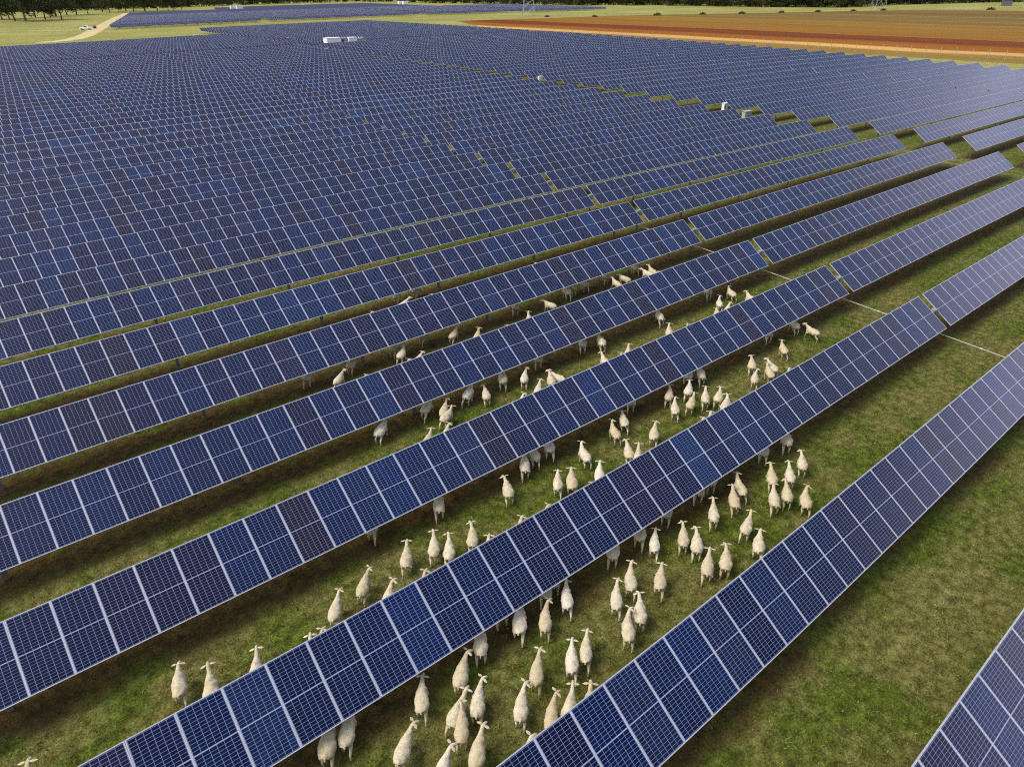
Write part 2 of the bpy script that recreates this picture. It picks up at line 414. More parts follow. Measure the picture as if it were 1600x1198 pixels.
def motor_mesh():
    mb = MB()
    mb.box(-.16, -.11, -.13, .16, .11, .13, 0); mb.tube([(0, 0, -.1), (0, 0, -.62)], .06, 8, 1); mb.box(-.1, -.14, -.74, .1, .14, -.58, 0)
    mb.tube([(-.05, -.11, 0), (-.05, -.36, -.1)], .045, 8, 2); mb.tube([(.22, 0, 0), (.28, 0, 0)], .11, 10, 1); mb.tube([(-.28, 0, 0), (-.22, 0, 0)], .11, 10, 1)
    return mb.mesh('drive_motor', [M_GALV, M_GREY, M_DARK])
MOTOR = motor_mesh()

def loc_dir(X, Y):
    a = warp(X - .5, Y); b_ = warp(X + .5, Y)
    dx, dy = b_[0] - a[0], b_[1] - a[1]
    return (a[0] + b_[0]) / 2, (a[1] + b_[1]) / 2, math.atan2(dy, dx), math.hypot(dx, dy)

G_TR = 'single axis solar tracker rows of the farm'
def put_child(o, root, x, y, z, rz, rx=0.0, s=1.0):
    """place in world space, store relative to the thing's empty"""
    Mw = Matrix.Translation((x, y, z)) @ Matrix.Rotation(rz, 4, 'Z') @ Matrix.Rotation(rx, 4, 'X') @ Matrix.Diagonal((s, 1, 1, 1))
    o.parent = root
    R = Matrix.Translation(root.location) @ root.rotation_euler.to_matrix().to_4x4()
    o.matrix_basis = R.inverted() @ Mw
def tracker(j, xs, label, detail, seed):
    """xs: list of (first X, number of panels) of the halves on the site grid"""
    Y = Y0 + DY * j
    gapx = (xs[0][0] + xs[0][1] + xs[-1][0]) / 2 if len(xs) > 1 else xs[0][0]
    bx, by, rz, _ = loc_dir(gapx, Y)
    root = empty('solar_tracker', (bx, by, 0), rz)
    tag(root, label, 'solar tracker', G_TR)
    xa, xb = xs[0][0], xs[-1][0] + xs[-1][1]
    up = .075
    if detail:
        for x_, n in xs:
            for k in range(n):
                X = x_ + k + .5; x, y, r, s = loc_dir(X, Y)
                o = bpy.data.objects.new('solar_panel', PANEL); C.objects.link(o)
                put_child(o, root, x, y - up * math.sin(TILT), GZ + up * math.cos(TILT), r, TILT, s)
        n = 24; pts = [(*warp(xa + .2 + (xb - xa - .4) * i / n, Y), GZ) for i in range(n + 1)]
        mb = MB(); mb.tube([(p[0], p[1] , p[2]) for p in pts], .065, 8)
        o = link('torque_tube', mb.mesh('torque_tube', [M_GALV])); put_child(o, root, 0, 0, 0, 0)
        np_ = 0
        X = xa + 1.4
        while X < xb - .6:
            if abs(X - gapx) > .9:
                x, y, r, s = loc_dir(X, Y); o = bpy.data.objects.new('post', POST); C.objects.link(o); put_child(o, root, x, y, 0, r); np_ += 1
            X += 7.3
        x, y, r, s = loc_dir(gapx, Y)
        o = bpy.data.objects.new('drive_motor', MOTOR); C.objects.link(o); put_child(o, root, x, y, GZ, r)
        o = bpy.data.objects.new('post', POST); C.objects.link(o); put_child(o, root, x, y, 0, r)
    else:
        mb = MB()
        for x_, n in xs:
            a = warp(x_, Y); b_ = warp(x_ + n, Y); L = math.hypot(b_[0] - a[0], b_[1] - a[1]); r = math.atan2(b_[1] - a[1], b_[0] - a[0])
            o = bpy.data.objects.new('panel_bank', bank(n)); C.objects.link(o)
            put_child(o, root, a[0], a[1] - up * math.sin(TILT), GZ + up * math.cos(TILT), r, TILT, L / n)
            mb.tube([(a[0], a[1], GZ), (b_[0], b_[1], GZ)], .065, 5)
            k = .08
            while k < 1:
                px, py = a[0] + (b_[0] - a[0]) * k, a[1] + (b_[1] - a[1]) * k
                mb.box(px - .06, py - .05, 0, px + .06, py + .05, GZ - .05); k += .168
        o = link('support_frame', mb.mesh('support_frame', [M_GALV])); put_child(o, root, 0, 0, 0, 0)
    return root

row_x0 = lambda j: X0 + DX * j
B2 = MGAP + NMOD + AISLE
cnt = 0
N1 = list(range(0, 41)) + list(range(42, 58))
for i, j in enumerate(N1):
    x0 = row_x0(j)
    if j == 0: lab = 'nearest row of blue solar panels, crossing the bottom right corner of the photo'
    else: lab = '%s row of dark solar panels from the camera, before the grass aisle' % ordinal(i + 1)
    tracker(j, [(x0 - NMOD, NMOD), (x0 + MGAP, NMOD)], lab, j <= 14, j)
N2 = list(range(3, 41)) + list(range(42, 71))
for i, j in enumerate(N2):
    x0 = row_x0(j) + B2
    lab = '%s row of greyish panels from the camera, between grass aisle and ploughed field' % ordinal(i + 1)
    tracker(j, [(x0, M2), (x0 + M2 + .4, NMOD)], lab, j <= 9, 100 + j)

# far array beyond the pasture: four blocks of rows
def far_span(i, b_):
    Y = 474 + 5.21 * i - (0, 2, 8, 12)[b_]
    s = .25 * (Y - 474)
    st = (90, 183, 301, 396)[b_] + s; en = (178, 294, 389, 478)[b_] + s
    lim = 490 + .36 * (Y - 445)
    return Y, st, min(en, lim if b_ == 3 else en)
far_n = [70, 96, 96, 40]
blockname = ('leftmost', 'second', 'third', 'rightmost')
stuff = MB(); nfar = 0
for i in range(96):
    for b_ in range(4):
        if i >= far_n[b_]: continue
        Y, st, en = far_span(i, b_)
        a = warp(st, Y); c_ = warp(en, Y)
        if i < 43:
            L = math.hypot(c_[0] - a[0], c_[1] - a[1]); r = math.atan2(c_[1] - a[1], c_[0] - a[0])
            me = bank(88)
            root = empty('solar_tracker', (a[0], a[1], 0), r)
            tag(root, '%s row of small pale panels in the %s block of the distant array' % (ordinal(i + 1), blockname[b_]), 'solar tracker', 'tracker rows of the distant array')
            o = bpy.data.objects.new('panel_bank', me); C.objects.link(o); o.parent = root; o.location = (0, 0, GZ + .05); o.rotation_euler = (TILT, 0, 0); o.scale = (L / 88, 1, 1)
            mb = MB(); mb.tube([(0, 0, GZ), (L, 0, GZ)], .07, 4)
            for k in range(12): mb.box(L * (k + .5) / 12 - .06, -.05, 0, L * (k + .5) / 12 + .06, .05, GZ)
            o = link('support_frame', mb.mesh('support_frame', [M_GALV]), root)
            nfar += 1
        else:
            cs, sn = math.cos(TILT), math.sin(TILT)
            dx, dy = c_[0] - a[0], c_[1] - a[1]; L = math.hypot(dx, dy); tx, ty = dx / L, dy / L
            nn = 88
            A = (a[0] + ty * cs, a[1] - tx * cs, GZ - sn); B = (c_[0] + ty * cs, c_[1] - tx * cs, GZ - sn)
            D_ = (a[0] - ty * cs, a[1] + tx * cs, GZ + sn); E_ = (c_[0] - ty * cs, c_[1] + tx * cs, GZ + sn)
            stuff.quad(A, B, E_, D_, 0, [(.5, .5), (.5, .5), (.5, .5), (.5, .5)], .3)
            off = Vector((0, 0, -.05))
            stuff.quad(tuple(Vector(D_) + off), tuple(Vector(E_) + off), tuple(Vector(B) + off), tuple(Vector(A) + off), 1)
            for k in range(6):
                q_ = (k + .5) / 6; stuff.box(a[0] + dx * q_ - .06, a[1] + dy * q_ - .05, 0, a[0] + dx * q_ + .06, a[1] + dy * q_ + .05, GZ - .05, 1)
M_FARSOL = plain('distant_solar_glass', (.060, .065, .105), .3, 0, .15, .05)
tag(link('solar_tracker_rows', stuff.mesh('solar_tracker_rows', [M_FARSOL, M_GALV])), 'farthest mass of thin panel rows at the back of the distant array', 'solar trackers', kind='stuff')

# drive rods linking the rows at the motors
for j in range(1, 8):
    a = warp(row_x0(j) + .25, Y0 + DY * j); b_ = warp(row_x0(j - 1) + .25, Y0 + DY * (j - 1))
    mb = MB(); L = math.hypot(b_[0] - a[0], b_[1] - a[1])
    mb.tube([(0, 0, .5), (L, 0, .5)], .020, 8); 
    for q in (.02, .5, .98): mb.tube([(L * q - .06, 0, .5), (L * q + .06, 0, .5)], .04, 8)
    o = link('drive_rod', mb.mesh('drive_rod', [M_ROD])); o.location = (a[0], a[1], 0); o.rotation_euler = (0, 0, math.atan2(b_[1] - a[1], b_[0] - a[0]))
    tag(o, 'thin white drive rod over the grass between the %s and %s tracker rows' % (ordinal(j), ordinal(j + 1)), 'drive rod', 'white drive rods linking the tracker rows')

# ------------------------------------------------------------------ sheep
def wool_material():
    m, nt, b = newmat('shorn_wool')
    tc = N(nt, 'ShaderNodeTexCoord'); P = tc.outputs['Object']
    t = N(nt, 'ShaderNodeObjectInfo').outputs['Random']
    off = N(nt, 'ShaderNodeVectorMath', operation='ADD'); cmb = N(nt, 'ShaderNodeCombineXYZ')
    nt.links.new(math_n(nt, 'MULTIPLY', t, 37.0), cmb.inputs[0]); nt.links.new(P, off.inputs[0]); nt.links.new(cmb.outputs[0], off.inputs[1])
    f = noise(nt, off.outputs[0], 6.5, 5, .65); g = noise(nt, off.outputs[0], 22., 4, .6)
    base = ramp(nt, t, [(0, (.48, .42, .27)), (.35, (.57, .52, .38)), (.65, (.46, .39, .24)), (1, (.63, .59, .48))])
    dirt = ramp(nt, t, [(0, (.30, .23, .11)), (1, (.38, .32, .20))])
    c = mixc(nt, math_n(nt, 'MULTIPLY', smooth(nt, f, .42, .62), .5), base, dirt)
    c = mixc(nt, math_n(nt, 'MULTIPLY', smooth(nt, g, .48, .68), .35), c, (.30, .24, .15))
    nt.links.new(c, b.inputs['Base Color']); b.inputs['Roughness'].default_value = .95; b.inputs['Specular IOR Level'].default_value = .15
    bmp = N(nt, 'ShaderNodeBump'); bmp.inputs['Strength'].default_value = .6; bmp.inputs['Distance'].default_value = .02
    nt.links.new(g, bmp.inputs['Height']); nt.links.new(bmp.outputs[0], b.inputs['Normal'])
    return m
M_WOOL = wool_material(); M_HOOF = plain('dark_hoof', (.10, .08, .06), .7)
M_EAR = plain('ear_skin', (.62, .48, .38), .8, 0, .1, 8)

def sheep_mesh(seed):
    """one continuous skinned body: trunk, neck, head, four jointed legs, tail; forward is +Y, rump at y=-.46"""
    r = random.Random(seed)
    turn = (0, .35, -.35, .12, -.15, .65)[seed % 6]; down = (0, 0, .03, .08, 0, .0)[seed % 6]
    st = (.10, -.09, .05, -.12, .08, -.05)[seed % 6]
    V = []; E_ = []; R_ = []
    def v(x, y, z, rx, ry=None, par=None):
        V.append((x, y, z)); R_.append((rx, ry or rx))
        if par is not None: E_.append((par, len(V) - 1))
        return len(V) - 1
    pel = v(0, -.31, .53, .200, .158)
    mid = v(0, -.14, .50, .228, .185, pel)
    bar = v(0, .04, .495, .180, .170, mid)
    che = v(0, .20, .53, .135, .145, bar)
    nb = v(turn * .03, .31, .625 - down * .3, .082, .095, che)
    nk = v(turn * .09, .42, .70 - down, .058, .066, nb)
    hx, hy, hz = turn * .15, .50, .765 - down * 1.4
    h1 = v(hx, hy, hz, .062, .062, nk)
    a = turn * 1.25
    fx, fy = math.sin(a), math.cos(a)
    h2 = v(hx + .09 * fx, hy + .09 * fy, hz - .035, .048, .05, h1)
    h3 = v(hx + .165 * fx, hy + .165 * fy, hz - .075, .030, .032, h2)
    tl1 = v(0, -.475, .53, .035, .035, pel); v(0, -.51, .44, .020, .020, tl1)
    for s in (-1, 1):
        d = st * s
        # hind leg: hip, stifle (forward), hock (back), pastern, hoof
        h = v(s * .10, -.36, .44, .080, .095, pel)
        k = v(s * .115, -.30 + d * .4, .34, .056, .062, h)
        hk = v(s * .115, -.43 + d * .9, .22, .031, .032, k)
        ps = v(s * .112, -.41 + d * 1.25, .06, .023, .024, hk)
        v(s * .112, -.39 + d * 1.25, .012, .028, .030, ps)
        # fore leg: shoulder, elbow, knee, hoof
        sh = v(s * .085, .23, .38, .065, .075, che)
        kn = v(s * .09, .235 - d * .8, .20, .030, .032, sh)
        pf = v(s * .09, .225 - d * 1.2, .05, .019, .021, kn)
        v(s * .09, .24 - d * 1.2, .012, .025, .027, pf)
    me = bpy.data.meshes.new('sheep_cage'); me.from_pydata(V, E_, [])
    o = bpy.data.objects.new('sheep_cage', me); C.objects.link(o)
    sk = o.modifiers.new('skin', 'SKIN'); sk.use_smooth_shade = True
    for i, sv in enumerate(me.skin_vertices[0].data): sv.radius = R_[i]; sv.use_root = (i == 0)
    ss = o.modifiers.new('sub', 'SUBSURF'); ss.levels = 2; ss.render_levels = 2
    dg = bpy.context.evaluated_depsgraph_get(); dg.update()
    out = bpy.data.meshes.new_from_object(o.evaluated_get(dg)); out.name = 'sheep_body'
    bpy.data.objects.remove(o)
    # slightly uneven fleece; hooves get their own material
    n = len(out.vertices); co = np.zeros(n * 3); out.vertices.foreach_get('co', co); co = co.reshape(-1, 3)
    rs = np.random.RandomState(seed)
    ph = rs.rand(6) * 6
    w = .016 * (np.sin(co[:, 1] * 21 + ph[0]) * np.sin(co[:, 0] * 27 + ph[1]) + np.sin(co[:, 1] * 37 + co[:, 2] * 31 + ph[2]) * .6)
    body = (co[:, 2] > .33) & (co[:, 1] < .36)
    co[:, 2] += w * body; co[:, 0] += .6 * w * body
    # bony rump and withers ridge
    co[:, 2] += .018 * np.exp(-(co[:, 0] / .05) ** 2) * (co[:, 2] > .55) * (co[:, 1] < .3)
    out.vertices.foreach_set('co', co.ravel())
    out.materials.clear(); out.materials.append(M_WOOL); out.materials.append(M_HOOF)
    for p in out.polygons:
        p.use_smooth = True
        p.material_index = 1 if p.center.z < .03 else 0
    out.update()
    ears = []
    sx, sy = math.cos(a), -math.sin(a)                # sideways axis of the head
    for s in (-1, 1):
        mb = MB(); base = Vector((hx + s * sx * .045, hy + s * sy * .045, hz + .025)); ax = Vector((s * sx, s * sy, -.12 + .1 * r.random())).normalized()
        f = Vector((fx, fy, 0)); up = Vector((0, 0, 1)); L = .15
        rings = []
        for q, wd in ((0, .018), (.3, .042), (.65, .040), (.9, .018), (1.0, .004)):
            c0 = base + ax * (q * L) + Vector((0, 0, -.02 * q * q)); ring = []
            for kk in range(8):
                t_ = 2 * math.pi * kk / 8
                ring.append(tuple(c0 + f * (wd * math.cos(t_)) + up * (.008 * math.sin(t_) - .25 * wd * math.cos(t_))))
            rings.append(ring)
        for i in range(len(rings) - 1):
            for kk in range(8):
                mb.quad(rings[i][kk], rings[i][(kk + 1) % 8], rings[i + 1][(kk + 1) % 8], rings[i + 1][kk], 0)
        ears.append(mb.mesh('ear', [M_WOOL], True))
    eyes = []
    mb = MB()
    for s in (-1, 1):
        c0 = Vector((hx + .055 * fx + s * sx * .047, hy + .055 * fy + s * sy * .047, hz + .005))
        mb.tube([tuple(c0 - Vector((s * sx, s * sy, 0)) * .006), tuple(c0), tuple(c0 + Vector((s * sx, s * sy, 0)) * .005)], [.006, .011, .005], 8)
    eyes = mb.mesh('eyes', [M_DARK], True)
    return out, ears, eyes
FLOCK = [sheep_mesh(s) for s in range(6)]

# head pixel, rump pixel in the photograph, and what hides it: '' free, 'b' behind the upper edge of the row in front, 'u' under a row
SH = """277,1035,277,1080;327,1037,328,1078,b;402,1010,388,1048,b;44,1187,30,1218,b;528,922,519,962;573,886,562,924;609,904,604,940,b;636,841,633,882;678,826,677,864;702,831,701,869;738,812,738,850;763,830,763,864,b;662,890,659,925,b;583,795,579,833,u;685,760,686,799,u;486,990,481,1028,b;501,982,497,1020,b
524,1140,508,1185,u;557,1117,538,1165,u;659,1055,657,1103;639,1133,624,1178;725,1020,717,1064;751,985,751,1024,u;749,1060,744,1112;727,1079,705,1122;723,1100,720,1150;751,1139,743,1186;697,1171,685,1214;787,928,784,965,u;813,950,810,988,u;852,937,852,979;854,896,852,932,u;884,903,887,944;868,882,866,916,u
841,1015,837,1062;893,995,894,1045;917,980,915,1029;816,1067,813,1116;864,1084,861,1130;895,1075,887,1116;925,1066,918,1103,b;824,1146,820,1190,b;963,906,964,942;1001,925,1001,968;979,951,984,995;984,877,987,916;1034,877,1031,913;1024,820,1023,856;1069,813,1069,848;961,838,957,873,u;1001,809,999,844,u;1043,773,1041,807,u
1109,855,1106,893;1137,848,1135,884;1090,825,1090,856;1115,778,1117,810;1145,757,1151,787;1150,738,1163,767;1175,797,1164,829;1188,824,1186,857;1094,741,1092,772,u;1114,727,1112,757,u;1227,664,1231,695,u;1254,701,1256,729;1234,721,1237,747;1205,723,1209,751;1209,756,1213,785;1230,750,1232,777;1258,759,1262,786;1191,682,1194,711,u
1023,657,1022,681;980,684,985,711;998,692,998,716,b;954,656,966,679;972,637,977,660;989,609,986,631,u;905,689,920,715;937,715,937,742,b;871,731,872,761;892,725,894,752,b;819,708,821,736,u;832,692,838,718,u;855,681,860,705,u;813,804,809,838,b;852,786,849,818,b;790,743,796,771;927,748,925,775,b
815,613,813,634,b;1048,601,1045,620;1079,592,1075,612;1054,620,1056,640;1085,613,1078,633;1103,605,1103,623;1127,603,1122,622;1139,613,1135,631,b;1111,641,1108,659,b;1097,650,1095,670,b;1176,553,1176,571;1181,575,1180,593;1200,557,1214,577;1198,565,1207,585;1231,574,1233,592,b;1221,530,1228,548;1262,504,1277,518;1235,497,1247,512,u;1200,508,1203,524,u;1094,572,1098,591,u;1077,571,1074,590,u;1044,504,1047,521,b;1029,484,1035,499,u;1075,504,1074,520,b
1119,477,1121,491,b;1123,461,1126,476;1138,471,1137,486,b;1138,446,1147,459;1166,453,1178,461,b;1106,444,1109,458,u;981,535,982,551,b;971,550,970,566,b;940,548,948,562,b;938,523,943,539,u;910,523,911,540,u;843,547,841,564,u;820,574,819,592;843,590,841,608,b;860,579,862,596;864,577,876,589;824,485,827,498,b;851,466,866,476;886,448,889,459,u;896,440,897,452,u;912,434,917,446,u;945,421,948,434,u;958,431,968,443;968,426,982,434;991,410,995,420,u;1007,418,1016,427;1013,412,1026,422,b;1030,420,1018,415,b;836,409,834,420,b;865,403,864,413,b
638,463,626,472,b;580,485,577,498,b;675,458,674,470,b;650,445,647,456,u;620,453,618,465,u;711,510,707,523;747,511,746,525,b;793,504,792,518,b;659,547,651,559,b;629,540,626,553;614,534,612,547,u;638,559,634,573,b;594,577,590,591,b;571,584,562,596,b;533,577,526,594;548,559,545,573,u;479,580,477,593,u;660,516,657,528,u;785,583,786,598,u;806,469,805,482,u
704,635,694,652;696,623,692,644;698,659,696,680,b;675,667,670,684,b;594,663,589,680,u;666,631,660,644,u;733,605,726,622,u;757,598,761,619"""
recs = []
for part_ in SH.replace('\n', ';').split(';'):
    a_ = part_.split(',')
    if len(a_) < 4: continue
    hx, hy, rx, ry = map(float, a_[:4]); st = a_[4] if len(a_) > 4 else ''
    Hh = np.array(on_z(hx, hy + 2, .74)); Rr = np.array(on_z(rx, ry, .50))
    d = Hh - Rr; L = np.linalg.norm(d)
    yaw_ = math.atan2(-d[0], d[1]); away = math.atan2(-Rr[0], Rr[1])
    dv_ = (yaw_ - away + math.pi) % (2 * math.pi) - math.pi
    dv_ = max(-1.25, min(1.25, dv_)) * (.8 if abs(dv_) < .6 or not st else .5)
    yaw_ = away + dv_
    s = min(1.10, max(.90, L / 1.0)) if not st else .98
    if st == 'b': cx_, cy_ = Hh[0] + math.sin(yaw_) * .52 * s, Hh[1] - math.cos(yaw_) * .52 * s
    elif st == 'u': cx_, cy_ = Rr[0] - math.sin(yaw_) * .46 * s, Rr[1] + math.cos(yaw_) * .46 * s
    else: m_ = (Hh + Rr) / 2; cx_, cy_ = m_[0] + math.sin(yaw_) * .03, m_[1] - math.cos(yaw_) * .03
    TX, TY = unwarp(cx_, cy_)
    recs.append([cx_, cy_, yaw_, s, st, max(0, math.floor((TY - Y0 + .3) / DY)), hx])
strips = {}
for q in recs: strips.setdefault(q[5], []).append(q)
seen_lab = set()
for sk_, lst in strips.items():
    lst.sort(key=lambda q: q[6])
    for i, (cx_, cy_, yaw_, s, st, strip_, hx) in enumerate(lst):
        v_ = rnd.randrange(6); body, ears, eyes = FLOCK[v_]
        root = empty('sheep', (cx_, cy_, 0), yaw_); root.scale = (s * rnd.uniform(.93, 1.07), s, s * rnd.uniform(.97, 1.05))
        how = {'': 'cream sheep walking away', 'b': 'cream sheep half hidden', 'u': 'cream sheep partly under the panels'}[st]
        where = 'between %s and %s panel rows' % (ordinal(strip_ + 1), ordinal(strip_ + 2))
        lab = '%s %s, %s from left' % (how, where, ordinal(i + 1))
        tag(root, lab, 'sheep', 'sheep flock between the panel rows')
        for nm, me in (('body', body), ('ear', ears[0]), ('ear', ears[1]), ('eyes', eyes)):
            o = bpy.data.objects.new(nm, me); C.objects.link(o); o.parent = root

#SHEEPEND

# ------------------------------------------------------------------ trees
def leaf_material(name, a, b2):
    m, nt, b = newmat(name)
    geo = N(nt, 'ShaderNodeNewGeometry')
    t = N(nt, 'ShaderNodeObjectInfo').outputs['Random']
    f = noise(nt, geo.outputs['Position'], .35, 4)
    r_ = math_n(nt, 'ADD', math_n(nt, 'MULTIPLY', geo.outputs['Random Per Island'], .55), math_n(nt, 'ADD', math_n(nt, 'MULTIPLY', f, .4), math_n(nt, 'MULTIPLY', t, .25)))
    nt.links.new(ramp(nt, r_, [(.2, a), (.6, tuple(.45*q_+.55*w_ for q_, w_ in zip(b2, a))), (.95, b2)]), b.inputs['Base Color']); b.inputs['Roughness'].default_value = .8; b.inputs['Specular IOR Level'].default_value = .2
    return m
M_LEAF = leaf_material('eucalypt_leaves', (.012, .018, .006), (.085, .098, .030))
M_BARK = plain('bark', (.13, .105, .075), .9, 0, .3, 2)
def tree_mesh(seed, Hh=16.0, Wd=12.0, n=2600, leaf=.75, zl=.26):
    r = random.Random(seed)
    tr = MB(); lobes = []
    lean = (r.uniform(-.8, .8), r.uniform(-.8, .8)); fork = Hh * r.uniform(.18, .26)
    tr.tube([(0, 0, 0), (lean[0] * .3, lean[1] * .3, fork * .6), (lean[0] * .5, lean[1] * .5, fork)], [.45, .33, .28], 7)
    nl = r.randint(6, 9)
    for i in range(nl):
        a = 2 * math.pi * i / nl + r.uniform(-.4, .4); rad = Wd * .5 * r.uniform(.25, .85); z = Hh * r.uniform(zl, .86)
        e = Vector((math.cos(a) * rad, math.sin(a) * rad, z)); s0 = Vector((lean[0] * .5, lean[1] * .5, fork * r.uniform(.85, 1.0)))
        m_ = s0.lerp(e, .5) + Vector((r.uniform(-.6, .6), r.uniform(-.6, .6), r.uniform(0, 1)))
        tr.tube([s0, m_, e], [.2, .13, .05], 5)
        R = Wd * r.uniform(.16, .27); lobes.append((e, R, R * r.uniform(.6, .85)))
    lobes.append((Vector((0, 0, Hh * .82)), Wd * .26, Wd * .2)); lobes.append((Vector((0, 0, Hh * .55)), Wd * .3, Wd * .16))
    rs = np.random.RandomState(seed); V = []; F = []
    wsum = sum(l[1] ** 2 for l in lobes)
    for c, R, Rz in lobes:
        k = int(n * R * R / wsum)
        d = rs.normal(size=(k, 3)); d /= np.linalg.norm(d, axis=1)[:, None]
        rad = rs.uniform(.35, 1.08, k) ** .6
        holes = np.sin(d[:, 0] * 5 + seed) * np.sin(d[:, 1] * 6 + 2) * np.sin(d[:, 2] * 5) > .38
        for i in range(k):
            if holes[i]: continue
            p = np.array(c) + d[i] * rad[i] * np.array([R, R, Rz])
            q = rs.normal(size=3); q /= np.linalg.norm(q); w = np.cross(q, d[i]); w /= (np.linalg.norm(w) + 1e-6)
            h = np.cross(w, q); s = leaf * rs.uniform(.5, 1.2)
            b0 = len(V); V += [tuple(p - w * s * .5), tuple(p + w * s * .5 + h * s * .1), tuple(p + h * s * .7 + w * .1)]; F.append((b0, b0 + 1, b0 + 2))
    cm = bpy.data.meshes.new('crown'); cm.from_pydata(V, [], F); cm.materials.append(M_LEAF); cm.update()
    return tr.mesh('trunk', [M_BARK], True), cm
TREES = [tree_mesh(s, 16, 15 + 2 * (s % 3), 3400, .9) for s in range(6)]
LOW = [tree_mesh(20 + s, 12, 13 + 2 * (s % 3), 2600, .9, .10) for s in range(4)]
def tree(px, py, sc_, label, group, pool=None):
    pool = pool or TREES
    x, y = on_z(px, py); t_, c_ = pool[rnd.randrange(len(pool))]
    sc_ *= 1.12 if pool is TREES else 1.0
    root = empty('tree', (x, y, -.05), rnd.uniform(0, 6.28)); root.scale = (sc_ * rnd.uniform(.9, 1.15), sc_ * rnd.uniform(.9, 1.15), sc_ * rnd.uniform(.9, 1.1))
    tag(root, label, 'tree', group)
    for nm, me in (('trunk', t_), ('crown', c_)):
        o = bpy.data.objects.new(nm, me); C.objects.link(o); o.parent = root
LT = [(-14, 31, 1.3), (4, 31.5, 1.1), (15, 30, .9), (24, 33, 1.15), (41, 34, 1.5), (56, 28, 1.1), (71, 31, 1.1), (80, 32, .45), (97, 31.5, .85), (88, 26, 1.2), (105, 24, 1.1), (120, 23.5, 1.1), (138, 23, .9),
      (150, 17, .8), (160, 19, 1.0), (172, 20.5, .9), (186, 19, .55), (197, 17.5, 1.0), (209, 19, 1.15), (227, 18.5, 1.2), (246, 17, 1.0), (263, 17.5, .8), (271, 17, .75), (284, 15, .8)]
LT.sort()
for i, (px, py, s) in enumerate(LT):
    tree(px, py, s, '%s broad dark paddock tree from the left, beyond the pale pasture' % ordinal(i + 1), 'paddock trees at the upper left')
belt = [(275, 13), (330, 10.5), (400, 8), (480, 5.5), (560, 3.5), (630, 4.5), (700, 6), (800, 7.5), (900, 9), (1000, 9), (1100, 10.2), (1200, 11.7), (1300, 12.4), (1345, 11.3), (1385, 8.5), (1450, 6.8), (1520, 5), (1640, 3)]
bx_ = np.array([b_[0] for b_ in belt]); by_ = np.array([b_[1] for b_ in belt])
px = 285.0; k = 0
while px < 1640:
    k += 1
    py = float(np.interp(px, bx_, by_)) - rnd.uniform(0, 1.0)
    tree(px, py, rnd.uniform(.75, 1.2), '%s tree from the left along the front of the far dark tree belt' % ordinal(k), 'front trees of the far belt', LOW)
    px += rnd.uniform(11, 17)
wv = []; wf = []
rs = np.random.RandomState(5)
for row_ in range(5):
    px = -60.0
    while px < 1680:
        y0_ = float(np.interp(px, [-60, 140, 275], [23, 17, 13])) if px < 275 else float(np.interp(px, bx_, by_))
        x, y = on_z(px, y0_ - 1.2 - 2.0 * row_ + rnd.uniform(-.5, .5))
        src = LOW[rnd.randrange(4)][1]; n_ = len(src.vertices); co = np.zeros(n_ * 3); src.vertices.foreach_get('co', co); co = co.reshape(-1, 3)
        T_ = co.reshape(-1, 3, 3)[::2]; s = rnd.uniform(.8, 1.25); ctr = T_.mean(axis=1, keepdims=True); T_ = ctr + (T_ - ctr) * 1.5
        T_ = T_ * np.array([s, s, s * 1.0]) + np.array([x, y, -1.5]); b0 = len(wv); wv += T_.reshape(-1, 3).tolist(); wf += [(b0 + 3 * i, b0 + 3 * i + 1, b0 + 3 * i + 2) for i in range(len(T_))]
        px += rnd.uniform(12, 20) * (1 if row_ < 2 else 1.3)
wm = bpy.data.meshes.new('woodland'); wm.from_pydata(wv, [], wf)
tag(link('woodland', wm, None, [M_LEAF]), 'dark mass of distant woodland behind the tree belt', 'woodland', kind='stuff')
def bush_mesh(seed):
    rs = np.random.RandomState(seed); V = []; F = []
    for i in range(260):
        d = rs.normal(size=3); d /= np.linalg.norm(d); d[2] = abs(d[2]); p = d * rs.uniform(.5, 1) * np.array([1.6, 1.2, 1.0]); w = rs.normal(size=3) * .22; h = rs.normal(size=3) * .22
        b0 = len(V); V += [tuple(p), tuple(p + w), tuple(p + h)]; F.append((b0, b0 + 1, b0 + 2))
    m_ = bpy.data.meshes.new('bush'); m_.from_pydata(V, [], F); m_.materials.append(M_LEAF); return m_
BUSH = [bush_mesh(s) for s in range(3)]
for i, (px, py) in enumerate([(855, 27), (929, 26.8), (1027, 24.5), (1098, 23.2), (1159, 22), (1221, 20.5), (1278, 19.3), (1333, 17.8), (1380, 16.7), (1548, 16)]):
    x, y = on_z(px, py); o = bpy.data.objects.new('bush', BUSH[i % 3]); C.objects.link(o); o.location = (x, y, 0); s = rnd.uniform(.9, 1.5) ; o.scale = (s * 1.3, s * 1.3, s)
    tag(o, '%s low dark bush from the left on the far edge of the ploughed field' % ordinal(i + 1), 'bush', 'bushes on the far field edge')

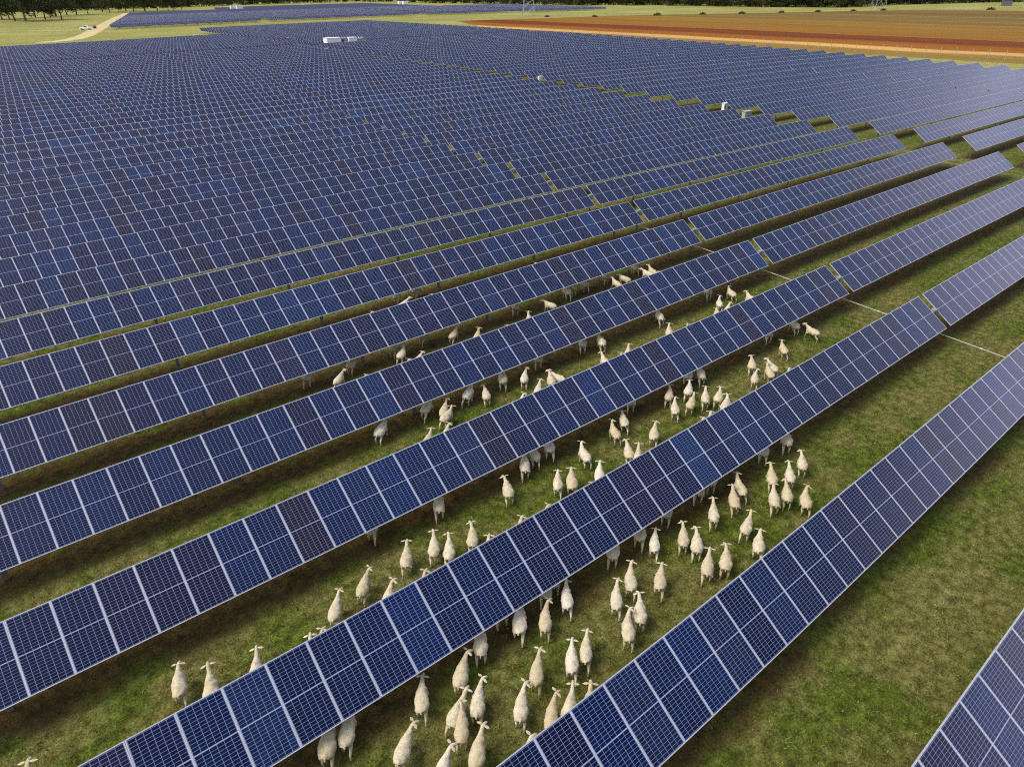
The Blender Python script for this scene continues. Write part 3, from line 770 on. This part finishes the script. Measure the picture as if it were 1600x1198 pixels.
# ------------------------------------------------------------------ inverter station and cabinets
def cabinet(name, label, cat, px, py, w, d, h, mat, rz=0.0, legs=0.0, group=None, panel=None):
    x, y = on_z(px, py); root = empty(name, (x, y, 0), rz); tag(root, label, cat, group)
    mb = MB(); z0 = legs
    mb.box(-w / 2, -d / 2, z0, w / 2, d / 2, z0 + h)
    for i in range(max(2, int(w / .6))):
        q = -w / 2 + (i + .5) * w / max(2, int(w / .6)); mb.box(q - .02, -d / 2 - .015, z0 + .05, q + .02, -d / 2, z0 + h - .08)
    link('cabinet', mb.mesh('cabinet', [mat]), root)
    mb = MB(); mb.box(-w / 2 - .06, -d / 2 - .06, z0 + h, w / 2 + .06, d / 2 + .06, z0 + h + .06); link('roof', mb.mesh('roof', [mat]), root)
    mb = MB(); mb.box(-w * .36, -d / 2 - .03, z0 + h * .12, -w * .02, -d / 2 - .016, z0 + h * .85); mb.box(-w * .08, -d / 2 - .05, z0 + h * .45, -w * .05, -d / 2 - .03, z0 + h * .55, 1)
    link('door', mb.mesh('door', [panel or mat, M_DARK]), root)
    if legs:
        for sx in (-1, 1):
            mb = MB(); mb.box(sx * w * .35 - .04, -.04, 0, sx * w * .35 + .04, .04, z0); link('leg', mb.mesh('leg', [M_GALV]), root)
    else:
        mb = MB(); mb.box(-w / 2 - .1, -d / 2 - .1, -.05, w / 2 + .1, d / 2 + .1, .012); link('plinth', mb.mesh('plinth', [M_GREY]), root)
    return root
gI = 'inverter station equipment'
cabinet('inverter_cabin', 'large white inverter cabin at the far crossing, left of the grey switchgear', 'inverter cabin', 521, 77.4, 4.4, 2.6, 3.0, M_WHITE, 0, 0, gI)
cabinet('switchgear', 'grey switchgear frame between the two white inverter cabins', 'switchgear', 537, 76.5, 2.4, 1.8, 2.9, M_GREY, 0, 0, gI, M_DARK)
cabinet('inverter_cabin', 'smaller white inverter cabin between grey switchgear and grey transformer', 'inverter cabin', 550.5, 75.9, 2.7, 2.4, 2.9, M_WHITE, 0, 0, gI)
x, y = on_z(564.5, 75.2); root = empty('transformer', (x, y, 0)); tag(root, 'grey transformer with cooling fins at the right end of the inverter station', 'transformer', gI)
mb = MB(); mb.box(-1.0, -.8, .1, 1.0, .8, 2.5); mb.box(-1.1, -.9, 2.5, 1.1, .9, 2.6); link('tank', mb.mesh('tank', [M_GREY]), root)
mb = MB()
for i in range(9): mb.box(1.0, -.75 + i * .18, .4, 1.5, -.70 + i * .18, 2.2); mb.box(-1.5, -.75 + i * .18, .4, -1.0, -.70 + i * .18, 2.2)
link('cooling_fins', mb.mesh('cooling_fins', [M_GREY]), root)
for q in (-.5, 0, .5):
    mb = MB(); mb.tube([(q, 0, 2.6), (q, 0, 3.0)], [.1, .05], 8); link('bushing', mb.mesh('bushing', [M_WHITE]), root)
gJ = 'small electrical boxes along the grass aisle'
cabinet('combiner_box', 'small white box at the aisle, farthest of the aisle boxes', 'electrical box', 668, 101.5, 1.0, .5, 1.0, M_WHITE, 0, .7, gJ)
cabinet('combiner_box', 'white electrical box on legs in the middle of the aisle line of boxes', 'electrical box', 844, 131, .8, .4, .75, M_WHITE, 0, .45, gJ)
cabinet('combiner_box', 'white fronted electrical box at the aisle, just left of the grey cabinet', 'electrical box', 1131, 177, .8, .4, .85, M_WHITE, 0, .4, gJ, M_GREY)
cabinet('transformer_box', 'squat grey metal cabinet at the aisle, right of the white electrical box', 'cabinet', 1166, 185.5, 1.1, .7, .9, M_GREY, -.3, 0, gJ)
cabinet('combiner_box', 'tiny white box in front of the inverter station', 'electrical box', 549, 83.5, 1.0, .5, .6, M_WHITE, 0, 1.0, gJ)
cabinet('combiner_box', 'tiny white box left of the inverter station', 'electrical box', 451, 69.5, .8, .5, .9, M_WHITE, 0, 1.0, gJ)
cabinet('combiner_box', 'tiny white box on the pasture behind the upper left panel rows', 'electrical box', 308, 58, 2.0, .6, .6, M_WHITE, 0, .2, gJ)
gC = 'white cabins in the distant array'
for lab, px, py in (('left white cabin of the pair in the left blocks of the distant array', 366, 18.5), ('right white cabin of the pair in the left blocks of the distant array', 375.5, 18.5),
                    ('left white cabin of the pair in the right blocks of the distant array', 626.5, 10), ('right white cabin of the pair in the right blocks of the distant array', 633.5, 10)):
    cabinet('cabin', lab, 'cabin', px, py, 5.2, 2.6, 4.2, M_WHITE, 0, 0, gC)
x, y = on_z(1572, 9.5); root = empty('shed', (x, y, 0), .4); tag(root, 'dark grey shed with pale roof at the far upper right', 'shed')
mb = MB(); mb.box(-4, -3, 0, 4, 3, 3.4); link('wall', mb.mesh('wall', [plain('shed_wall', (.10, .10, .12), .8)]), root)
mb = MB(); mb.quad((-4.4, -3.4, 3.4), (4.4, -3.4, 3.4), (4.4, 0, 4.6), (-4.4, 0, 4.6)); mb.quad((-4.4, 0, 4.6), (4.4, 0, 4.6), (4.4, 3.4, 3.4), (-4.4, 3.4, 3.4)); mb.box(-4, -.02, 3.41, 4, .02, 4.5)
link('roof', mb.mesh('roof', [M_GREY]), root)
mb = MB(); mb.box(-1.5, -3.06, 0, 1.5, -3.01, 2.6); link('door', mb.mesh('door', [M_GREY]), root)

# ------------------------------------------------------------------ vehicle
x, y = on_z(135, 47.3); root = empty('utility_vehicle', (x, y, 0), math.radians(-28)); tag(root, 'white pick-up parked on the pasture beside the pale dirt track', 'pick-up')
def loft(mb, secs, m=0):
    n0 = len(mb.v)
    for s in secs: mb.v += s
    k = len(secs[0])
    for i in range(len(secs) - 1):
        for q in range(k): mb.f.append((n0 + i * k + q, n0 + i * k + (q + 1) % k, n0 + (i + 1) * k + (q + 1) % k, n0 + (i + 1) * k + q)); mb.m.append(m)
    mb.f.append(tuple(n0 + q for q in reversed(range(k)))); mb.m.append(m); mb.f.append(tuple(n0 + (len(secs) - 1) * k + q for q in range(k))); mb.m.append(m)
def sec(x, w, z0, z1): return [(x, -w, z0), (x, w, z0), (x, w, z1 - .08), (x, w - .1, z1), (x, -w + .1, z1), (x, -w, z1 - .08)]
mb = MB(); loft(mb, [sec(-2.6, .85, .5, .85), sec(-2.4, .93, .42, 1.0), sec(-1.2, .95, .4, 1.1), sec(-1.0, .95, .4, 1.15), sec(.9, .95, .4, 1.15), sec(1.0, .95, .4, 1.2), sec(2.6, .93, .45, 1.2)])
link('body', mb.mesh('body', [M_WHITE]), root)
mb = MB(); loft(mb, [sec(-1.05, .86, 1.13, 1.22), sec(-.35, .78, 1.13, 1.78), sec(.75, .78, 1.13, 1.8), sec(.98, .84, 1.13, 1.3)]); link('cab', mb.mesh('cab', [M_WHITE]), root)
for s in (-1, 1):
    mb = MB(); mb.quad((-.75, s * .845, 1.24), (.8, s * .845, 1.24), (.68, s * .80, 1.66), (-.32, s * .80, 1.66)); link('side_window', mb.mesh('side_window', [M_DARK]), root)
for wx in (-1.65, 1.6):
    for s in (-1, 1):
        mb = MB(); mb.tube([(wx, s * .74, .38), (wx, s * .97, .38)], .38, 16); w_ = link('wheel', mb.mesh('wheel', [M_DARK]), root)
        mb = MB(); mb.tube([(wx, s * .96, .38), (wx, s * .985, .38)], .2, 12); link('rim', mb.mesh('rim', [M_GREY]), w_)
x, y = on_z(148.5, 45); mb = MB(); mb.tube([(0, 0, 0), (0, 0, .9), (0, 0, 1.0)], [.75, .75, .6], 14); mb.tube([(0, 0, 1.0), (0, 0, 1.35)], [.12, .1], 8)
o = link('drum', mb.mesh('drum', [M_DARK])); o.location = (x, y, 0); tag(o, 'small dark drum standing between the white pick-up and the dirt track', 'drum')

# ------------------------------------------------------------------ fences
def fence(label, P0, P1, n, h, every=1):
    L = math.hypot(P1[0] - P0[0], P1[1] - P0[1]); r = math.atan2(P1[1] - P0[1], P1[0] - P0[0])
    root = empty('wire_fence', (P0[0], P0[1], 0), r); tag(root, label, 'fence')
    mb = MB(); mb.tube([(0, 0, -.05), (0, 0, h)], .055, 6); pm = mb.mesh('post', [M_WOODP])
    for i in range(n):
        o = bpy.data.objects.new('post', pm); C.objects.link(o); o.parent = root; o.location = (L * i / (n - 1), 0, 0); o.rotation_euler = (rnd.uniform(-.03, .03), rnd.uniform(-.03, .03), 0)
    for z in (.3, .6, .9, 1.2, 1.5):
        if z < h:
            mb = MB(); mb.tube([(0, 0, z), (L, 0, z)], .008, 4); link('wire', mb.mesh('wire', [M_GALV]), root)
fence('long wire fence between the right ends of the panel rows and the straw band', (190.5, 20), (190.5, 230), 62, 2.1)
a_ = on_z(-10, 37.5); b_ = on_z(112, 33.5)
fence('post and wire fence in front of the paddock trees at the upper left', a_, b_, 34, 1.4)

# ------------------------------------------------------------------ power line
def pylon(px, py, h, label):
    x, y = on_z(px, py); root = empty('power_pylon', (x, y, 0), math.radians(-35)); tag(root, label, 'pylon', 'steel lattice pylons')
    def half(z): return 3.4 * (1 - z / h) ** 1.0 * .9 + .45 if z < h * .75 else .45 + 3.06 * .25 * (1 - (z - h * .75) / (h * .25))
    zs = [0]; 
    while zs[-1] < h - 1.5: zs.append(min(h, zs[-1] + 1.6 + 1.5 * half(zs[-1]) * .55))
    for sx in (-1, 1):
        for sy in (-1, 1):
            mb = MB(); mb.tube([(sx * half(z), sy * half(z), z) for z in zs], .11, 4); link('leg', mb.mesh('leg', [M_GALV]), root)
    mb = MB()
    for i in range(len(zs) - 1):
        a, b = half(zs[i]), half(zs[i + 1])
        for s in (-1, 1):
            mb.tube([(-a, s * a, zs[i]), (b, s * b, zs[i + 1])], .05, 4); mb.tube([(a, s * a, zs[i]), (-b, s * b, zs[i + 1])], .05, 4)
            mb.tube([(s * a, -a, zs[i]), (s * b, b, zs[i + 1])], .05, 4); mb.tube([(s * a, a, zs[i]), (s * b, -b, zs[i + 1])], .05, 4)
    link('bracing', mb.mesh('bracing', [M_GALV]), root)
    for z, w in ((h * .72, 6), (h * .84, 5), (h * .95, 4)):
        mb = MB(); mb.tube([(-w, 0, z), (0, 0, z + .5), (w, 0, z)], .1, 4); mb.tube([(-w, 0, z), (w, 0, z)], .07, 4)
        ca = link('crossarm', mb.mesh('crossarm', [M_GALV]), root)
        for s in (-1, 1):
            mb = MB(); mb.tube([(s * w, 0, z), (s * w, 0, z - 1.2)], .09, 6); link('insulator', mb.mesh('insulator', [M_GREY]), ca)
    return x, y
P1 = pylon(826, 25.5, 34, 'grey lattice pylon standing behind the ploughed field near the distant array')
P2 = pylon(1371, 15.5, 34, 'grey lattice pylon standing before the tree belt at the upper right')
P0 = (-95.0, 560.0)
for i, (off, z) in enumerate(((-5, 24), (0, 27), (5, 24))):
    mb = MB(); pts = []
    for k in range(25):
        t = k / 24; zz = (30 + i) * (1 - t) + (z) * t - 4 * (z - 15.5) * t * (1 - t) * 1.0
        pts.append((P0[0] + (P1[0] - P0[0]) * t + off * .3, P0[1] + (P1[1] - P0[1]) * t + off, zz))
    mb.tube(pts, .07, 4)
    tag(link('power_line', mb.mesh('power_line', [M_GALV])), '%s thin sagging power cable crossing before the upper left trees' % ('lowest', 'middle', 'highest')[i], 'power cable', 'power cables')

# ------------------------------------------------------------------ grass blades in the nearer lanes
rs = np.random.RandomState(3); NB = 150000
tx = rs.uniform(-6, 62, NB * 2); ty = rs.uniform(-1, 40, NB * 2)
keep = (np.sin(tx * 1.3 + 1.7 * np.sin(ty * .9)) * np.sin(ty * 1.9 + np.sin(tx * .7)) + rs.normal(size=NB * 2) * .8) > -.1
ph = (ty - Y0 + .15) / DY; ph = np.abs(ph - np.round(ph)) * DY
keep &= (ph > .9) | (rs.rand(NB * 2) < .12)
cx_ = (tx * CR[0] + ty * CR[1]) ; dep = tx * CF[0] + ty * CF[1] - CAM_H * CF[2]
up_ = tx * CU[0] + ty * CU[1] - CAM_H * CU[2]
keep &= (np.abs(cx_ / dep) < .82) & (up_ / dep > -.62)
tx = tx[keep][:NB]; ty = ty[keep][:NB]; n = len(tx)
an = rs.uniform(0, 6.28, n); hgt = rs.uniform(.03, .085, n) * (1 + .8 * (rs.rand(n) < .08)); wd = rs.uniform(.010, .022, n); ln = rs.uniform(-.07, .07, (n, 2))
V = np.zeros((n, 3, 3)); V[:, 0] = np.stack([tx - wd * np.cos(an), ty - wd * np.sin(an), np.zeros(n) - .005], 1)
V[:, 1] = np.stack([tx + wd * np.cos(an), ty + wd * np.sin(an), np.zeros(n) - .005], 1); V[:, 2] = np.stack([tx + ln[:, 0], ty + ln[:, 1], hgt], 1)
me = bpy.data.meshes.new('grass'); me.vertices.add(n * 3); me.vertices.foreach_set('co', V.ravel()); me.loops.add(n * 3); me.loops.foreach_set('vertex_index', np.arange(n * 3, dtype=np.int32))
me.polygons.add(n); me.polygons.foreach_set('loop_start', np.arange(0, n * 3, 3, dtype=np.int32)); me.update(calc_edges=True)
mG, nt, b = newmat('grass_blades'); geo = N(nt, 'ShaderNodeNewGeometry')
nt.links.new(ramp(nt, math_n(nt, 'ADD', math_n(nt, 'MULTIPLY', geo.outputs['Random Per Island'], .6), math_n(nt, 'MULTIPLY', noise(nt, geo.outputs['Position'], .5, 3), .5)), [(.2, (.045, .062, .008)), (.5, (.11, .13, .022)), (.72, (.16, .165, .045)), (.95, (.30, .27, .12))]), b.inputs['Base Color'])
b.inputs['Roughness'].default_value = .9; b.inputs['Specular IOR Level'].default_value = .15
tag(link('grass', me, None, [mG]), 'short green grass in the lanes between panel rows', 'grass', kind='stuff')
#DETAILSEND
